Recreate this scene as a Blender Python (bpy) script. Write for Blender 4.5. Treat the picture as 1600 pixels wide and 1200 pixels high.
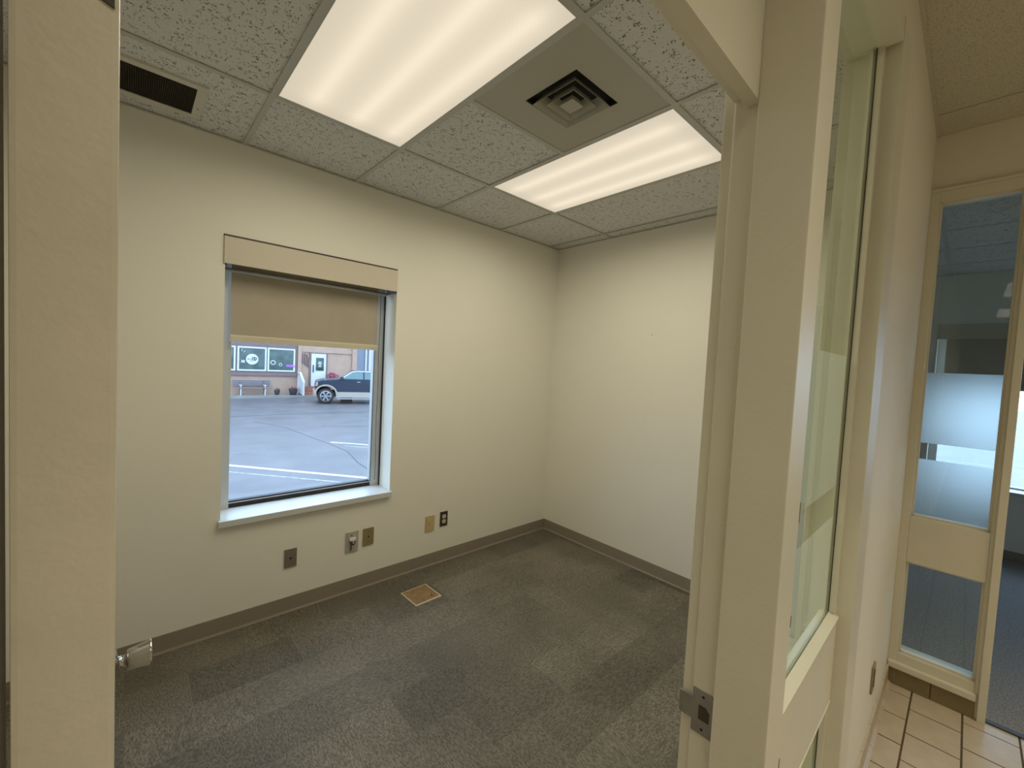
import bpy, bmesh, math, random
from mathutils import Vector, Matrix

# ------------------------------------------------------------------ reset
for o in list(bpy.data.objects):
    bpy.data.objects.remove(o, do_unlink=True)
scene = bpy.context.scene
COL = scene.collection
rnd = random.Random(7)

# ------------------------------------------------------------------ camera
ZC = 1.585
yaw, pitch, roll = math.radians(42.4874), math.radians(-2.59645), math.radians(2.90959)
F = Vector((math.sin(yaw) * math.cos(pitch), math.cos(yaw) * math.cos(pitch), math.sin(pitch)))
R0 = F.cross(Vector((0, 0, 1))).normalized()
U0 = R0.cross(F)
R = R0 * math.cos(roll) + U0 * math.sin(roll)
U = U0 * math.cos(roll) - R0 * math.sin(roll)
cd = bpy.data.cameras.new('camera')
cd.sensor_fit = 'HORIZONTAL'
cd.sensor_width = 36.0
cd.lens = 654.548 / 1600 * 36.0
cd.clip_start = 0.01
cd.clip_end = 300
cam = bpy.data.objects.new('camera', cd)
COL.objects.link(cam)
m = Matrix((R, U, -F)).transposed().to_4x4()
m.translation = Vector((0, 0, ZC))
cam.matrix_world = m
scene.camera = cam

# ------------------------------------------------------------------ world (overcast daylight)
w = bpy.data.worlds.new('overcast_sky')
scene.world = w
w.use_nodes = True
bg = w.node_tree.nodes['Background']
bg.inputs[0].default_value = (0.54, 0.75, 1.0, 1)
bg.inputs[1].default_value = 5.2

# ------------------------------------------------------------------ view
scene.view_settings.view_transform = 'Standard'
scene.view_settings.look = 'None'
scene.view_settings.gamma = 1.0
scene.view_settings.use_curve_mapping = False
scene.view_settings.exposure = 0.0

LAMP_COL = (1.0, 0.935, 0.745)
OFFICE_WATTS = 11.2
HALL_WATTS = 9.2

# ------------------------------------------------------------------ materials
def srgb(r, g, b):
    f = lambda c: (c / 255 / 12.92) if c / 255 <= 0.04045 else ((c / 255 + 0.055) / 1.055) ** 2.4
    return (f(r), f(g), f(b), 1)

def mat(name, col, rough=0.6, metal=0.0, var=0.0, vscale=3.0, bump=0.0, bscale=200.0, spec=0.5, coat=0.0):
    M = bpy.data.materials.new(name)
    M.use_nodes = True
    nt = M.node_tree
    b = nt.nodes['Principled BSDF']
    b.inputs['Base Color'].default_value = col
    b.inputs['Roughness'].default_value = rough
    b.inputs['Metallic'].default_value = metal
    b.inputs['Specular IOR Level'].default_value = spec
    tc = None
    if var or bump:
        tc = nt.nodes.new('ShaderNodeTexCoord')
    if var:
        n = nt.nodes.new('ShaderNodeTexNoise')
        n.inputs['Scale'].default_value = vscale
        n.inputs['Detail'].default_value = 5
        nt.links.new(tc.outputs['Object'], n.inputs['Vector'])
        mr = nt.nodes.new('ShaderNodeMapRange')
        mr.inputs[1].default_value = 0.3
        mr.inputs[2].default_value = 0.7
        mr.inputs[3].default_value = 1 - var
        mr.inputs[4].default_value = 1 + var
        nt.links.new(n.outputs['Fac'], mr.inputs[0])
        mx = nt.nodes.new('ShaderNodeMix')
        mx.data_type = 'RGBA'
        mx.blend_type = 'MULTIPLY'
        mx.inputs[0].default_value = 1
        mx.inputs[6].default_value = col
        nt.links.new(mr.outputs[0], mx.inputs[7])
        nt.links.new(mx.outputs[2], b.inputs['Base Color'])
    if bump:
        n2 = nt.nodes.new('ShaderNodeTexNoise')
        n2.inputs['Scale'].default_value = bscale
        n2.inputs['Detail'].default_value = 3
        nt.links.new(tc.outputs['Object'], n2.inputs['Vector'])
        bp = nt.nodes.new('ShaderNodeBump')
        bp.inputs['Strength'].default_value = bump
        bp.inputs['Distance'].default_value = 0.002
        nt.links.new(n2.outputs['Fac'], bp.inputs['Height'])
        nt.links.new(bp.outputs['Normal'], b.inputs['Normal'])
    return M

def glass_mat(name, tint, ior=1.45):
    M = bpy.data.materials.new(name)
    M.use_nodes = True
    nt = M.node_tree
    nt.nodes.remove(nt.nodes['Principled BSDF'])
    out = nt.nodes['Material Output']
    tr = nt.nodes.new('ShaderNodeBsdfTransparent')
    tr.inputs[0].default_value = tint
    gl = nt.nodes.new('ShaderNodeBsdfGlossy')
    gl.inputs['Roughness'].default_value = 0.0
    gl.inputs[0].default_value = (0.95, 0.97, 0.96, 1)
    fr = nt.nodes.new('ShaderNodeFresnel')
    fr.inputs[0].default_value = ior
    mx = nt.nodes.new('ShaderNodeMixShader')
    # the pane reflects on entry; leaving it, the light passes straight on
    ge = nt.nodes.new('ShaderNodeNewGeometry')
    fm_ = nt.nodes.new('ShaderNodeMath')
    fm_.operation = 'SUBTRACT'
    fm_.use_clamp = True
    nt.links.new(fr.outputs[0], fm_.inputs[0])
    nt.links.new(ge.outputs['Backfacing'], fm_.inputs[1])
    nt.links.new(fm_.outputs[0], mx.inputs[0])
    nt.links.new(tr.outputs[0], mx.inputs[1])
    nt.links.new(gl.outputs[0], mx.inputs[2])
    nt.links.new(mx.outputs[0], out.inputs[0])
    return M

def film_mat(name, col, fwd=0.62, dif=0.35):
    M = bpy.data.materials.new(name)
    M.use_nodes = True
    nt = M.node_tree
    nt.nodes.remove(nt.nodes['Principled BSDF'])
    out = nt.nodes['Material Output']
    tl = nt.nodes.new('ShaderNodeBsdfTranslucent')
    tl.inputs[0].default_value = col
    df = nt.nodes.new('ShaderNodeBsdfDiffuse')
    df.inputs[0].default_value = col
    rf = nt.nodes.new('ShaderNodeBsdfRefraction')
    rf.inputs['Color'].default_value = col
    rf.inputs['Roughness'].default_value = 0.62
    rf.inputs['IOR'].default_value = 1.3
    a = nt.nodes.new('ShaderNodeMixShader')
    a.inputs[0].default_value = dif
    nt.links.new(tl.outputs[0], a.inputs[1])
    nt.links.new(df.outputs[0], a.inputs[2])
    b = nt.nodes.new('ShaderNodeMixShader')
    b.inputs[0].default_value = fwd
    nt.links.new(a.outputs[0], b.inputs[1])
    nt.links.new(rf.outputs[0], b.inputs[2])
    nt.links.new(b.outputs[0], out.inputs[0])
    return M

def tile_mat(name, base, pit, vs=105, ns=38):
    """mineral fibre ceiling tile with fissures and pin holes"""
    M = bpy.data.materials.new(name)
    M.use_nodes = True
    nt = M.node_tree
    b = nt.nodes['Principled BSDF']
    b.inputs['Roughness'].default_value = 0.9
    b.inputs['Specular IOR Level'].default_value = 0.1
    g = nt.nodes.new('ShaderNodeNewGeometry')
    wn = nt.nodes.new('ShaderNodeTexNoise')
    wn.inputs['Scale'].default_value = 45
    nt.links.new(g.outputs['Position'], wn.inputs['Vector'])
    mxv = nt.nodes.new('ShaderNodeMix')
    mxv.data_type = 'VECTOR'
    mxv.inputs[0].default_value = 0.012
    nt.links.new(g.outputs['Position'], mxv.inputs[4])
    nt.links.new(wn.outputs['Color'], mxv.inputs[5])
    ds = []
    for sc_, rz in (((1.0, 0.42, 1.0), 0.5), ((0.42, 1.0, 1.0), 1.1)):      # fissures run both ways
        mp = nt.nodes.new('ShaderNodeMapping')
        mp.inputs['Scale'].default_value = sc_
        mp.inputs['Rotation'].default_value = (0, 0, rz)
        nt.links.new(mxv.outputs[1], mp.inputs['Vector'])
        v = nt.nodes.new('ShaderNodeTexVoronoi')
        v.inputs['Scale'].default_value = vs * 1.25
        nt.links.new(mp.outputs[0], v.inputs['Vector'])
        ds.append(v)
    mn = nt.nodes.new('ShaderNodeMath')
    mn.operation = 'MINIMUM'
    nt.links.new(ds[0].outputs['Distance'], mn.inputs[0])
    nt.links.new(ds[1].outputs['Distance'], mn.inputs[1])
    n = nt.nodes.new('ShaderNodeTexNoise')
    n.inputs['Scale'].default_value = ns
    n.inputs['Detail'].default_value = 2
    nt.links.new(g.outputs['Position'], n.inputs['Vector'])
    th = nt.nodes.new('ShaderNodeMapRange')
    th.inputs[1].default_value = 0.36
    th.inputs[2].default_value = 0.68
    th.inputs[3].default_value = 0.03
    th.inputs[4].default_value = 0.34
    nt.links.new(n.outputs['Fac'], th.inputs[0])
    sub = nt.nodes.new('ShaderNodeMath')
    sub.operation = 'SUBTRACT'
    nt.links.new(th.outputs[0], sub.inputs[0])
    nt.links.new(mn.outputs[0], sub.inputs[1])
    ramp = nt.nodes.new('ShaderNodeMapRange')
    ramp.inputs[1].default_value = -0.04
    ramp.inputs[2].default_value = 0.06
    nt.links.new(sub.outputs[0], ramp.inputs[0])
    mx = nt.nodes.new('ShaderNodeMix')
    mx.data_type = 'RGBA'
    mx.inputs[6].default_value = base
    mx.inputs[7].default_value = pit
    nt.links.new(ramp.outputs[0], mx.inputs[0])
    nt.links.new(mx.outputs[2], b.inputs['Base Color'])
    bp = nt.nodes.new('ShaderNodeBump')
    bp.invert = True
    bp.inputs['Strength'].default_value = 0.8
    bp.inputs['Distance'].default_value = 0.004
    nt.links.new(ramp.outputs[0], bp.inputs['Height'])
    nt.links.new(bp.outputs['Normal'], b.inputs['Normal'])
    return M

def carpet_mat(name, c1, c2):
    """loop pile carpet tile: ribs along the tile's own x, each tile a little lighter or darker"""
    M = bpy.data.materials.new(name)
    M.use_nodes = True
    nt = M.node_tree
    b = nt.nodes['Principled BSDF']
    b.inputs['Roughness'].default_value = 0.58
    b.inputs['Specular IOR Level'].default_value = 0.5
    tc = nt.nodes.new('ShaderNodeTexCoord')
    oi = nt.nodes.new('ShaderNodeObjectInfo')
    mp = nt.nodes.new('ShaderNodeMapping')
    mp.inputs['Scale'].default_value = (62, 175, 1)
    sw_ = nt.nodes.new('ShaderNodeMath')
    sw_.operation = 'FRACT'
    sm_ = nt.nodes.new('ShaderNodeMath')
    sm_.operation = 'MULTIPLY'
    sm_.inputs[1].default_value = 7.31
    nt.links.new(oi.outputs['Random'], sm_.inputs[0])
    nt.links.new(sm_.outputs[0], sw_.inputs[0])
    rd_ = nt.nodes.new('ShaderNodeMath')
    rd_.operation = 'ROUND'
    nt.links.new(sw_.outputs[0], rd_.inputs[0])
    ra_ = nt.nodes.new('ShaderNodeMath')          # quarter turned pile on about half of the tiles
    ra_.operation = 'MULTIPLY'
    ra_.inputs[1].default_value = math.pi / 2
    nt.links.new(rd_.outputs[0], ra_.inputs[0])
    vr_ = nt.nodes.new('ShaderNodeVectorRotate')
    vr_.rotation_type = 'Z_AXIS'
    nt.links.new(tc.outputs['Object'], vr_.inputs['Vector'])
    nt.links.new(ra_.outputs[0], vr_.inputs['Angle'])
    nt.links.new(vr_.outputs[0], mp.inputs['Vector'])
    cmb = nt.nodes.new('ShaderNodeCombineXYZ')
    nt.links.new(oi.outputs['Random'], cmb.inputs[2])
    mul = nt.nodes.new('ShaderNodeVectorMath')
    mul.operation = 'MULTIPLY_ADD'
    mul.inputs[1].default_value = (1, 1, 37)
    nt.links.new(cmb.outputs[0], mul.inputs[0])
    nt.links.new(mp.outputs[0], mul.inputs[2])
    n = nt.nodes.new('ShaderNodeTexNoise')
    n.inputs['Scale'].default_value = 1.0
    n.inputs['Detail'].default_value = 4
    n.inputs['Roughness'].default_value = 0.7
    nt.links.new(mul.outputs[0], n.inputs['Vector'])
    g = nt.nodes.new('ShaderNodeNewGeometry')
    n2 = nt.nodes.new('ShaderNodeTexNoise')
    n2.inputs['Scale'].default_value = 2.2
    n2.inputs['Detail'].default_value = 3
    nt.links.new(g.outputs['Position'], n2.inputs['Vector'])
    r = nt.nodes.new('ShaderNodeMapRange')
    r.inputs[1].default_value = 0.38
    r.inputs[2].default_value = 0.62
    nt.links.new(n.outputs['Fac'], r.inputs[0])
    mx = nt.nodes.new('ShaderNodeMix')
    mx.data_type = 'RGBA'
    mx.inputs[6].default_value = c1
    mx.inputs[7].default_value = c2
    nt.links.new(r.outputs[0], mx.inputs[0])
    tone = nt.nodes.new('ShaderNodeMapRange')
    tone.inputs[3].default_value = 0.74
    tone.inputs[4].default_value = 1.16
    nt.links.new(oi.outputs['Random'], tone.inputs[0])
    wear = nt.nodes.new('ShaderNodeMapRange')
    wear.inputs[1].default_value = 0.35
    wear.inputs[2].default_value = 0.65
    wear.inputs[3].default_value = 0.85
    wear.inputs[4].default_value = 1.18
    nt.links.new(n2.outputs['Fac'], wear.inputs[0])
    mm = nt.nodes.new('ShaderNodeMath')
    mm.operation = 'MULTIPLY'
    nt.links.new(tone.outputs[0], mm.inputs[0])
    nt.links.new(wear.outputs[0], mm.inputs[1])
    m2 = nt.nodes.new('ShaderNodeVectorMath')
    m2.operation = 'SCALE'
    nt.links.new(mx.outputs[2], m2.inputs[0])
    nt.links.new(mm.outputs[0], m2.inputs['Scale'])
    nt.links.new(m2.outputs[0], b.inputs['Base Color'])
    bp = nt.nodes.new('ShaderNodeBump')
    bp.inputs['Strength'].default_value = 0.9
    bp.inputs['Distance'].default_value = 0.005
    nt.links.new(n.outputs['Fac'], bp.inputs['Height'])
    nt.links.new(bp.outputs['Normal'], b.inputs['Normal'])
    return M

def lens_mat(name, col, base, peak, ax=0):
    """prismatic lens with the glow of three tubes behind it"""
    M = bpy.data.materials.new(name)
    M.use_nodes = True
    nt = M.node_tree
    nt.nodes.remove(nt.nodes['Principled BSDF'])
    out = nt.nodes['Material Output']
    em = nt.nodes.new('ShaderNodeEmission')
    em.inputs[0].default_value = (*col, 1)
    tc = nt.nodes.new('ShaderNodeTexCoord')
    sp = nt.nodes.new('ShaderNodeSeparateXYZ')
    nt.links.new(tc.outputs['Object'], sp.inputs[0])
    def math_(op, a, b=None):
        n = nt.nodes.new('ShaderNodeMath')
        n.operation = op
        for i, q in enumerate((a, b)):
            if q is None:
                continue
            if isinstance(q, (int, float)):
                n.inputs[i].default_value = q
            else:
                nt.links.new(q, n.inputs[i])
        return n.outputs[0]
    tot = None
    for xi in (-0.16, 0.03, 0.20):
        d = math_('SUBTRACT', sp.outputs[ax], xi)
        q = math_('DIVIDE', d, 0.045)
        q = math_('MULTIPLY', q, q)
        e = math_('DIVIDE', 1.0, math_('ADD', q, 1.0))
        tot = e if tot is None else math_('ADD', tot, e)
    # lamp ends a hand's width before the end of the lens
    ay = math_('ABSOLUTE', sp.outputs[1 - ax])
    endf = nt.nodes.new('ShaderNodeMapRange')
    endf.interpolation_type = 'SMOOTHSTEP'
    endf.inputs[1].default_value = 0.47
    endf.inputs[2].default_value = 0.60
    endf.inputs[3].default_value = 1.0
    endf.inputs[4].default_value = 0.25
    nt.links.new(ay, endf.inputs[0])
    glow = math_('MULTIPLY', tot, endf.outputs[0])
    # prism relief
    sx = math_('SINE', math_('MULTIPLY', sp.outputs[0], 700.0))
    sy = math_('SINE', math_('MULTIPLY', sp.outputs[1], 700.0))
    rel = math_('MULTIPLY', math_('MULTIPLY', sx, sy), 0.10)
    st = math_('ADD', math_('MULTIPLY', glow, peak), base)
    st = math_('MULTIPLY', st, math_('ADD', rel, 1.0))
    nt.links.new(st, em.inputs[1])
    nt.links.new(em.outputs[0], out.inputs[0])
    return M

def emit_mat(name, col, s):
    M = bpy.data.materials.new(name)
    M.use_nodes = True
    nt = M.node_tree
    b = nt.nodes['Principled BSDF']
    b.inputs['Base Color'].default_value = (*col, 1)
    b.inputs['Emission Color'].default_value = (*col, 1)
    b.inputs['Emission Strength'].default_value = s
    return M

MT = {}
MT['wall'] = mat('wall_paint', (0.80, 0.77, 0.68, 1), 0.65, var=0.02, vscale=1.2, bump=0.25, bscale=260, spec=0.3)
MT['hallwall'] = mat('hall_wall_paint', (0.80, 0.755, 0.64, 1), 0.6, var=0.02, vscale=1.2, bump=0.4, bscale=180, spec=0.3)
MT['trim'] = mat('cream_gloss_paint', (0.71, 0.675, 0.55, 1), 0.38, var=0.025, vscale=6, bump=0.15, bscale=120)
MT['door'] = mat('door_edge_paint', (0.53, 0.485, 0.385, 1), 0.45, var=0.05, vscale=9, bump=0.5, bscale=60)
MT['base'] = mat('taupe_rubber_base', (0.27, 0.225, 0.175, 1), 0.5, var=0.04, vscale=4)
MT['carpet'] = carpet_mat('carpet_tile_pile', (0.082, 0.071, 0.050, 1), (0.225, 0.202, 0.158, 1))
MT['carpet2'] = mat('blue_grey_carpet', (0.27, 0.26, 0.255, 1), 0.95, var=0.35, vscale=120, bump=0.5, bscale=400, spec=0.05)
MT['ctile'] = tile_mat('fissured_ceiling_tile', (0.68, 0.675, 0.655, 1), (0.21, 0.205, 0.19, 1))
MT['htile'] = tile_mat('fine_ceiling_tile', (0.60, 0.565, 0.45, 1), (0.48, 0.45, 0.355, 1), 260, 120)
MT['tee'] = mat('painted_ceiling_tee', (0.50, 0.50, 0.47, 1), 0.45, var=0.02)
MT['gap'] = mat('dark_plenum', (0.02, 0.02, 0.02, 1), 0.9)
MT['panel'] = mat('painted_diffuser_steel', (0.44, 0.42, 0.35, 1), 0.5, var=0.02)
MT['dark'] = mat('dark_bronze', (0.045, 0.038, 0.026, 1), 0.5, metal=0.3, var=0.15, vscale=40)
MT['steel'] = mat('brushed_steel', (0.62, 0.60, 0.56, 1), 0.26, metal=1.0, var=0.06, vscale=60)
MT['strike'] = mat('dull_steel', (0.34, 0.33, 0.31, 1), 0.42, metal=0.9, var=0.1, vscale=50)
MT['chrome'] = mat('polished_nickel', (0.50, 0.49, 0.48, 1), 0.22, metal=1.0)
MT['alu'] = mat('grey_window_frame', (0.56, 0.56, 0.55, 1), 0.42, metal=0.25, var=0.02)
MT['valance'] = mat('blind_valance_paint', (0.60, 0.54, 0.43, 1), 0.45, var=0.02)
MT['fabric'] = mat('blind_fabric', (0.45, 0.395, 0.305, 1), 0.85, var=0.04, vscale=8, bump=0.3, bscale=700)
MT['hem'] = mat('blind_hem', (0.62, 0.56, 0.43, 1), 0.5)
MT['rubber'] = mat('black_gasket', (0.012, 0.011, 0.012, 1), 0.55)
MT['sill'] = mat('white_sill', (0.60, 0.61, 0.60, 1), 0.36, var=0.02)
MT['glass'] = glass_mat('window_glass', (0.96, 0.98, 1.0, 1))
MT['sideglass'] = glass_mat('sidelight_glass', (0.91, 0.96, 0.94, 1), 1.7)
MT['nearglass'] = glass_mat('near_sidelight_glass', (0.93, 0.975, 0.91, 1), 1.35)
MT['film'] = film_mat('frosted_film', (0.92, 0.95, 0.97, 1), 0.62, 0.2)
MT['film2'] = film_mat('frosted_film_thin', (0.88, 0.90, 0.86, 1), 0.22, 0.25)
MT['tilefloor'] = mat('beige_ceramic', (0.56, 0.46, 0.33, 1), 0.34, var=0.08, vscale=14, bump=0.25, bscale=90)
MT['grout'] = mat('brown_grout', (0.13, 0.09, 0.055, 1), 0.85, var=0.1, vscale=30)
MT['tbase'] = mat('olive_base_tile', (0.24, 0.19, 0.10, 1), 0.4, var=0.1, vscale=14)
MT['wood'] = mat('worn_brown_cover', (0.25, 0.155, 0.07, 1), 0.55, var=0.25, vscale=28)
MT['grillepaint'] = mat('pale_grille_paint', (0.62, 0.60, 0.52, 1), 0.45)
MT['ivory'] = mat('ivory_plastic', (0.55, 0.43, 0.20, 1), 0.4)
MT['ivory2'] = mat('pale_ivory', (0.62, 0.55, 0.38, 1), 0.4)
MT['khaki'] = mat('khaki_plate', (0.29, 0.23, 0.12, 1), 0.42, metal=0.2, var=0.08, vscale=50)
MT['greyplate'] = mat('grey_plate', (0.43, 0.40, 0.34, 1), 0.45)
MT['steelplate'] = mat('taupe_metal_plate', (0.24, 0.20, 0.165, 1), 0.4, metal=0.35, var=0.05, vscale=60)
MT['brownplate'] = mat('dark_brown_plate', (0.055, 0.037, 0.024, 1), 0.35)
MT['black'] = mat('black_plastic', (0.01, 0.01, 0.01, 1), 0.4)
MT['white'] = mat('white_plastic', (0.8, 0.78, 0.72, 1), 0.4)
# outside
MT['asphalt'] = mat('wet_asphalt', (0.098, 0.088, 0.092, 1), 0.4, var=0.2, vscale=1.1, bump=0.4, bscale=25, spec=0.3)
MT['crack'] = mat('tar_crack', (0.062, 0.058, 0.062, 1), 0.5, spec=0.2)
MT['line'] = mat('road_paint', (0.493, 0.476, 0.405, 1), 0.6)
MT['line2'] = mat('worn_road_paint', (0.266, 0.266, 0.266, 1), 0.6, var=0.4, vscale=9)
MT['walk'] = mat('wet_concrete', (0.209, 0.192, 0.174, 1), 0.3, var=0.12, vscale=2)
MT['peach'] = mat('peach_stucco', (0.359, 0.232, 0.168, 1), 0.8, var=0.08, vscale=2.5)
MT['plum'] = mat('plum_brown_timber', (0.157, 0.0986, 0.0986, 1), 0.7, var=0.12, vscale=6)
MT['brickred'] = mat('red_brick', (0.232, 0.087, 0.0522, 1), 0.8, var=0.25, vscale=9)
MT['owhite'] = mat('white_outdoor_paint', (0.493, 0.493, 0.493, 1), 0.5)
MT['oglass'] = mat('dark_shop_glass', (0.0405, 0.0696, 0.0638, 1), 0.12, var=0.5, vscale=2.2)
MT['siding'] = mat('blue_grey_siding', (0.192, 0.209, 0.255, 1), 0.7, var=0.05)
MT['bench'] = mat('weathered_bench_slat', (0.145, 0.128, 0.139, 1), 0.7, var=0.1)
MT['pot'] = mat('dark_glazed_pot', (0.0319, 0.0349, 0.0435, 1), 0.35)
MT['leaf'] = mat('dry_plant', (0.087, 0.0522, 0.0291, 1), 0.8, var=0.4, vscale=30)
MT['pink'] = mat('pink_flowers', (0.319, 0.0696, 0.11, 1), 0.7, var=0.3, vscale=20)
MT['navy'] = mat('navy_car_paint', (0.0128, 0.0232, 0.0435, 1), 0.25, spec=0.35)
MT['tan'] = mat('tan_car_paint', (0.324, 0.273, 0.22, 1), 0.3)
MT['tyre'] = mat('tyre_rubber', (0.0145, 0.0145, 0.0162, 1), 0.8)
MT['rim'] = mat('alloy_rim', (0.349, 0.349, 0.359, 1), 0.3, metal=0.8)
MT['carglass'] = mat('car_glass', (0.0754, 0.133, 0.139, 1), 0.08)
MT['amber'] = mat('headlight_lens', (0.435, 0.261, 0.162, 1), 0.2)
MT['purple'] = emit_mat('purple_neon', (0.35, 0.12, 0.9), 0.5)
MT['lens'] = lens_mat('prismatic_lens', (1.0, 0.875, 0.67), 0.66, 0.25)
MT['hlens'] = lens_mat('prismatic_lens_hall', (1.0, 0.875, 0.67), 0.9, 0.36, 1)
MT['lampcase'] = mat('white_enamel_case', (0.55, 0.55, 0.52, 1), 0.4)
MT['brownwear'] = mat('worn_bare_wood', (0.20, 0.12, 0.06, 1), 0.7, var=0.2, vscale=60)

# ------------------------------------------------------------------ mesh helpers
ORG = {}

class MB:
    def __init__(self):
        self.v = []
        self.f = []
        self.smooth = []
    def add(self, vs, fs, sm=False):
        o = len(self.v)
        self.v += [Vector(p) for p in vs]
        self.f += [[i + o for i in q] for q in fs]
        self.smooth += [sm] * len(fs)
        return self
    def box(self, x0, x1, y0, y1, z0, z1):
        x0, x1 = min(x0, x1), max(x0, x1)
        y0, y1 = min(y0, y1), max(y0, y1)
        z0, z1 = min(z0, z1), max(z0, z1)
        vs = [(x0, y0, z0), (x1, y0, z0), (x1, y1, z0), (x0, y1, z0), (x0, y0, z1), (x1, y0, z1), (x1, y1, z1), (x0, y1, z1)]
        fs = [(0, 3, 2, 1), (4, 5, 6, 7), (0, 1, 5, 4), (1, 2, 6, 5), (2, 3, 7, 6), (3, 0, 4, 7)]
        return self.add(vs, fs)
    def prism(self, pts, axis, a, b):
        """polygon pts (2D) swept along axis from a to b; 2D order: the two other axes in xyz order"""
        n = len(pts)
        def P(p, t):
            if axis == 'x': return (t, p[0], p[1])
            if axis == 'y': return (p[0], t, p[1])
            return (p[0], p[1], t)
        vs = [P(p, a) for p in pts] + [P(p, b) for p in pts]
        fs = [tuple(range(n)), tuple(reversed(range(n, 2 * n)))]
        for i in range(n):
            j = (i + 1) % n
            fs.append((j, i, i + n, j + n))
        return self.add(vs, fs)
    def lathe(self, c, d, prof, n=24, cap=True):
        """prof: (distance along d, radius)"""
        c = Vector(c); d = Vector(d).normalized()
        a = d.orthogonal().normalized(); b = d.cross(a)
        vs = []; fs = []
        for (t, r) in prof:
            for k in range(n):
                th = 2 * math.pi * k / n
                vs.append(c + d * t + (a * math.cos(th) + b * math.sin(th)) * r)
        for i in range(len(prof) - 1):
            for k in range(n):
                k2 = (k + 1) % n
                fs.append((i * n + k, i * n + k2, (i + 1) * n + k2, (i + 1) * n + k))
        self.add(vs, fs, True)
        if cap:
            o = len(self.v) - len(vs)
            self.f.append([o + k for k in reversed(range(n))]); self.smooth.append(False)
            q = o + (len(prof) - 1) * n
            self.f.append([q + k for k in range(n)]); self.smooth.append(False)
        return self
    def cyl(self, p, q, r, n=12, r2=None):
        p = Vector(p); q = Vector(q)
        return self.lathe(p, q - p, [(0, r), ((q - p).length, r if r2 is None else r2)], n)
    def tube(self, pts, r, n=8):
        for i in range(len(pts) - 1):
            self.cyl(pts[i], pts[i + 1], r, n)
        return self
    def xf(self, M):
        self.v = [M @ p for p in self.v]
        return self
    def build(self, name, material, parent=None, bevel=0.0, at=None, kind=None, label=None, cat=None, group=None):
        org = Vector((0, 0, 0))
        if parent is not None:
            org = ORG[parent.name]
        elif at is not None:
            org = Vector(at)
        me = bpy.data.meshes.new(name)
        bm = bmesh.new()
        bv = [bm.verts.new(p - org) for p in self.v]
        bm.verts.ensure_lookup_table()
        for f, s in zip(self.f, self.smooth):
            try:
                fc = bm.faces.new([bv[i] for i in f]); fc.smooth = s
            except ValueError:
                pass
        bmesh.ops.recalc_face_normals(bm, faces=bm.faces)
        if bevel:
            es = [e for e in bm.edges if len(e.link_faces) == 2 and e.calc_face_angle(0) > 0.6]
            bmesh.ops.bevel(bm, geom=es, offset=bevel, segments=2, affect='EDGES', profile=0.7, clamp_overlap=True)
        bm.to_mesh(me); bm.free()
        me.materials.append(MT[material] if isinstance(material, str) else material)
        o = bpy.data.objects.new(name, me)
        COL.objects.link(o)
        if parent is not None:
            o.parent = parent
        else:
            o.location = org
        ORG[o.name] = org
        tag(o, label, cat, group, kind)
        return o

def tag(o, label=None, cat=None, group=None, kind=None):
    if label: o['label'] = label
    if cat: o['category'] = cat
    if group: o['group'] = group
    if kind: o['kind'] = kind
    return o

def empty(name, loc, label=None, cat=None, group=None, kind=None):
    o = bpy.data.objects.new(name, None)
    COL.objects.link(o)
    o.location = loc
    o.empty_display_size = 0.1
    ORG[o.name] = Vector(loc)
    return tag(o, label, cat, group, kind)

def sheet(a, b, c, d):
    return MB().add([a, b, c, d], [(0, 1, 2, 3)])

def box(*a):
    return MB().box(*a)

# ================================================================== THE SETTING
XL, XR = -0.45, 3.02          # office left / right wall
YF, YB = 0.32, 2.734          # office front (door) / back (window) wall
HC = 2.70                     # office ceiling
HH = 2.845                    # hall ceiling
TOP = 3.05
HY0 = -1.75                   # hall rear wall
HX0 = -7.0
XO = 6.05                     # far wall of the second office
WX0, WX1, WZ0, WZ1 = 0.376, 1.374, 0.625, 2.205   # window opening
YG = 2.945                    # glass plane

# --- office floor with carpet tiles
fl = box(XL, XR, YF - 0.14, YB, -0.12, -0.006).build('floor', 'grout', kind='structure')
T2 = 0.6096
LX_, LY_ = 0.457, 0.250
tm = None
for j in range(-3, 7):
    y0 = max(0.985 + j * LY_, YF - 0.03); y1 = min(0.985 + (j + 1) * LY_, YB)
    if y1 - y0 < 0.02:
        continue
    xo = 1.365 if j % 2 == 0 else 1.1365
    for i in range(-5, 5):
        x0 = max(xo + i * LX_, XL); x1 = min(xo + (i + 1) * LX_, XR)
        if x1 - x0 < 0.02:
            continue
        full = x1 - x0 > LX_ - 1e-4 and y1 - y0 > LY_ - 1e-4
        g = 0.0002
        if full and tm is not None:
            o = bpy.data.objects.new('carpet_tile', tm); COL.objects.link(o)
        else:
            hx, hy = (x1 - x0) / 2 - g, (y1 - y0) / 2 - g
            o = box(-hx, hx, -hy, hy, -0.006, 0).build('carpet_tile', 'carpet')
            if full:
                tm = o.data
        o.location = ((x0 + x1) / 2, (y0 + y1) / 2, rnd.uniform(-0.0004, 0.0))
        o.parent = fl

# --- window wall with its opening
wb = MB()
wb.box(XL - 0.2, WX0, YB, 3.02, -0.95, TOP).box(WX1, XR + 0.2, YB, 3.02, -0.95, TOP)
wb.box(WX0, WX1, YB, 3.02, -0.95, WZ0).box(WX0, WX1, YB, 3.02, WZ1, TOP)
wb.build('wall_back', 'wall', kind='structure')
wr = box(XR, XR + 0.1, YF, YB, 0, TOP).build('wall_right', 'wall', kind='structure')
MB().cyl((XR - 0.0005, 1.704, 1.877), (XR - 0.0025, 1.704, 1.877), 0.004, 8).build('nail_hole', 'khaki', wr)
box(XL - 0.1, XL, YF, YB, 0, TOP).build('wall_left', 'wall', kind='structure')

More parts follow.
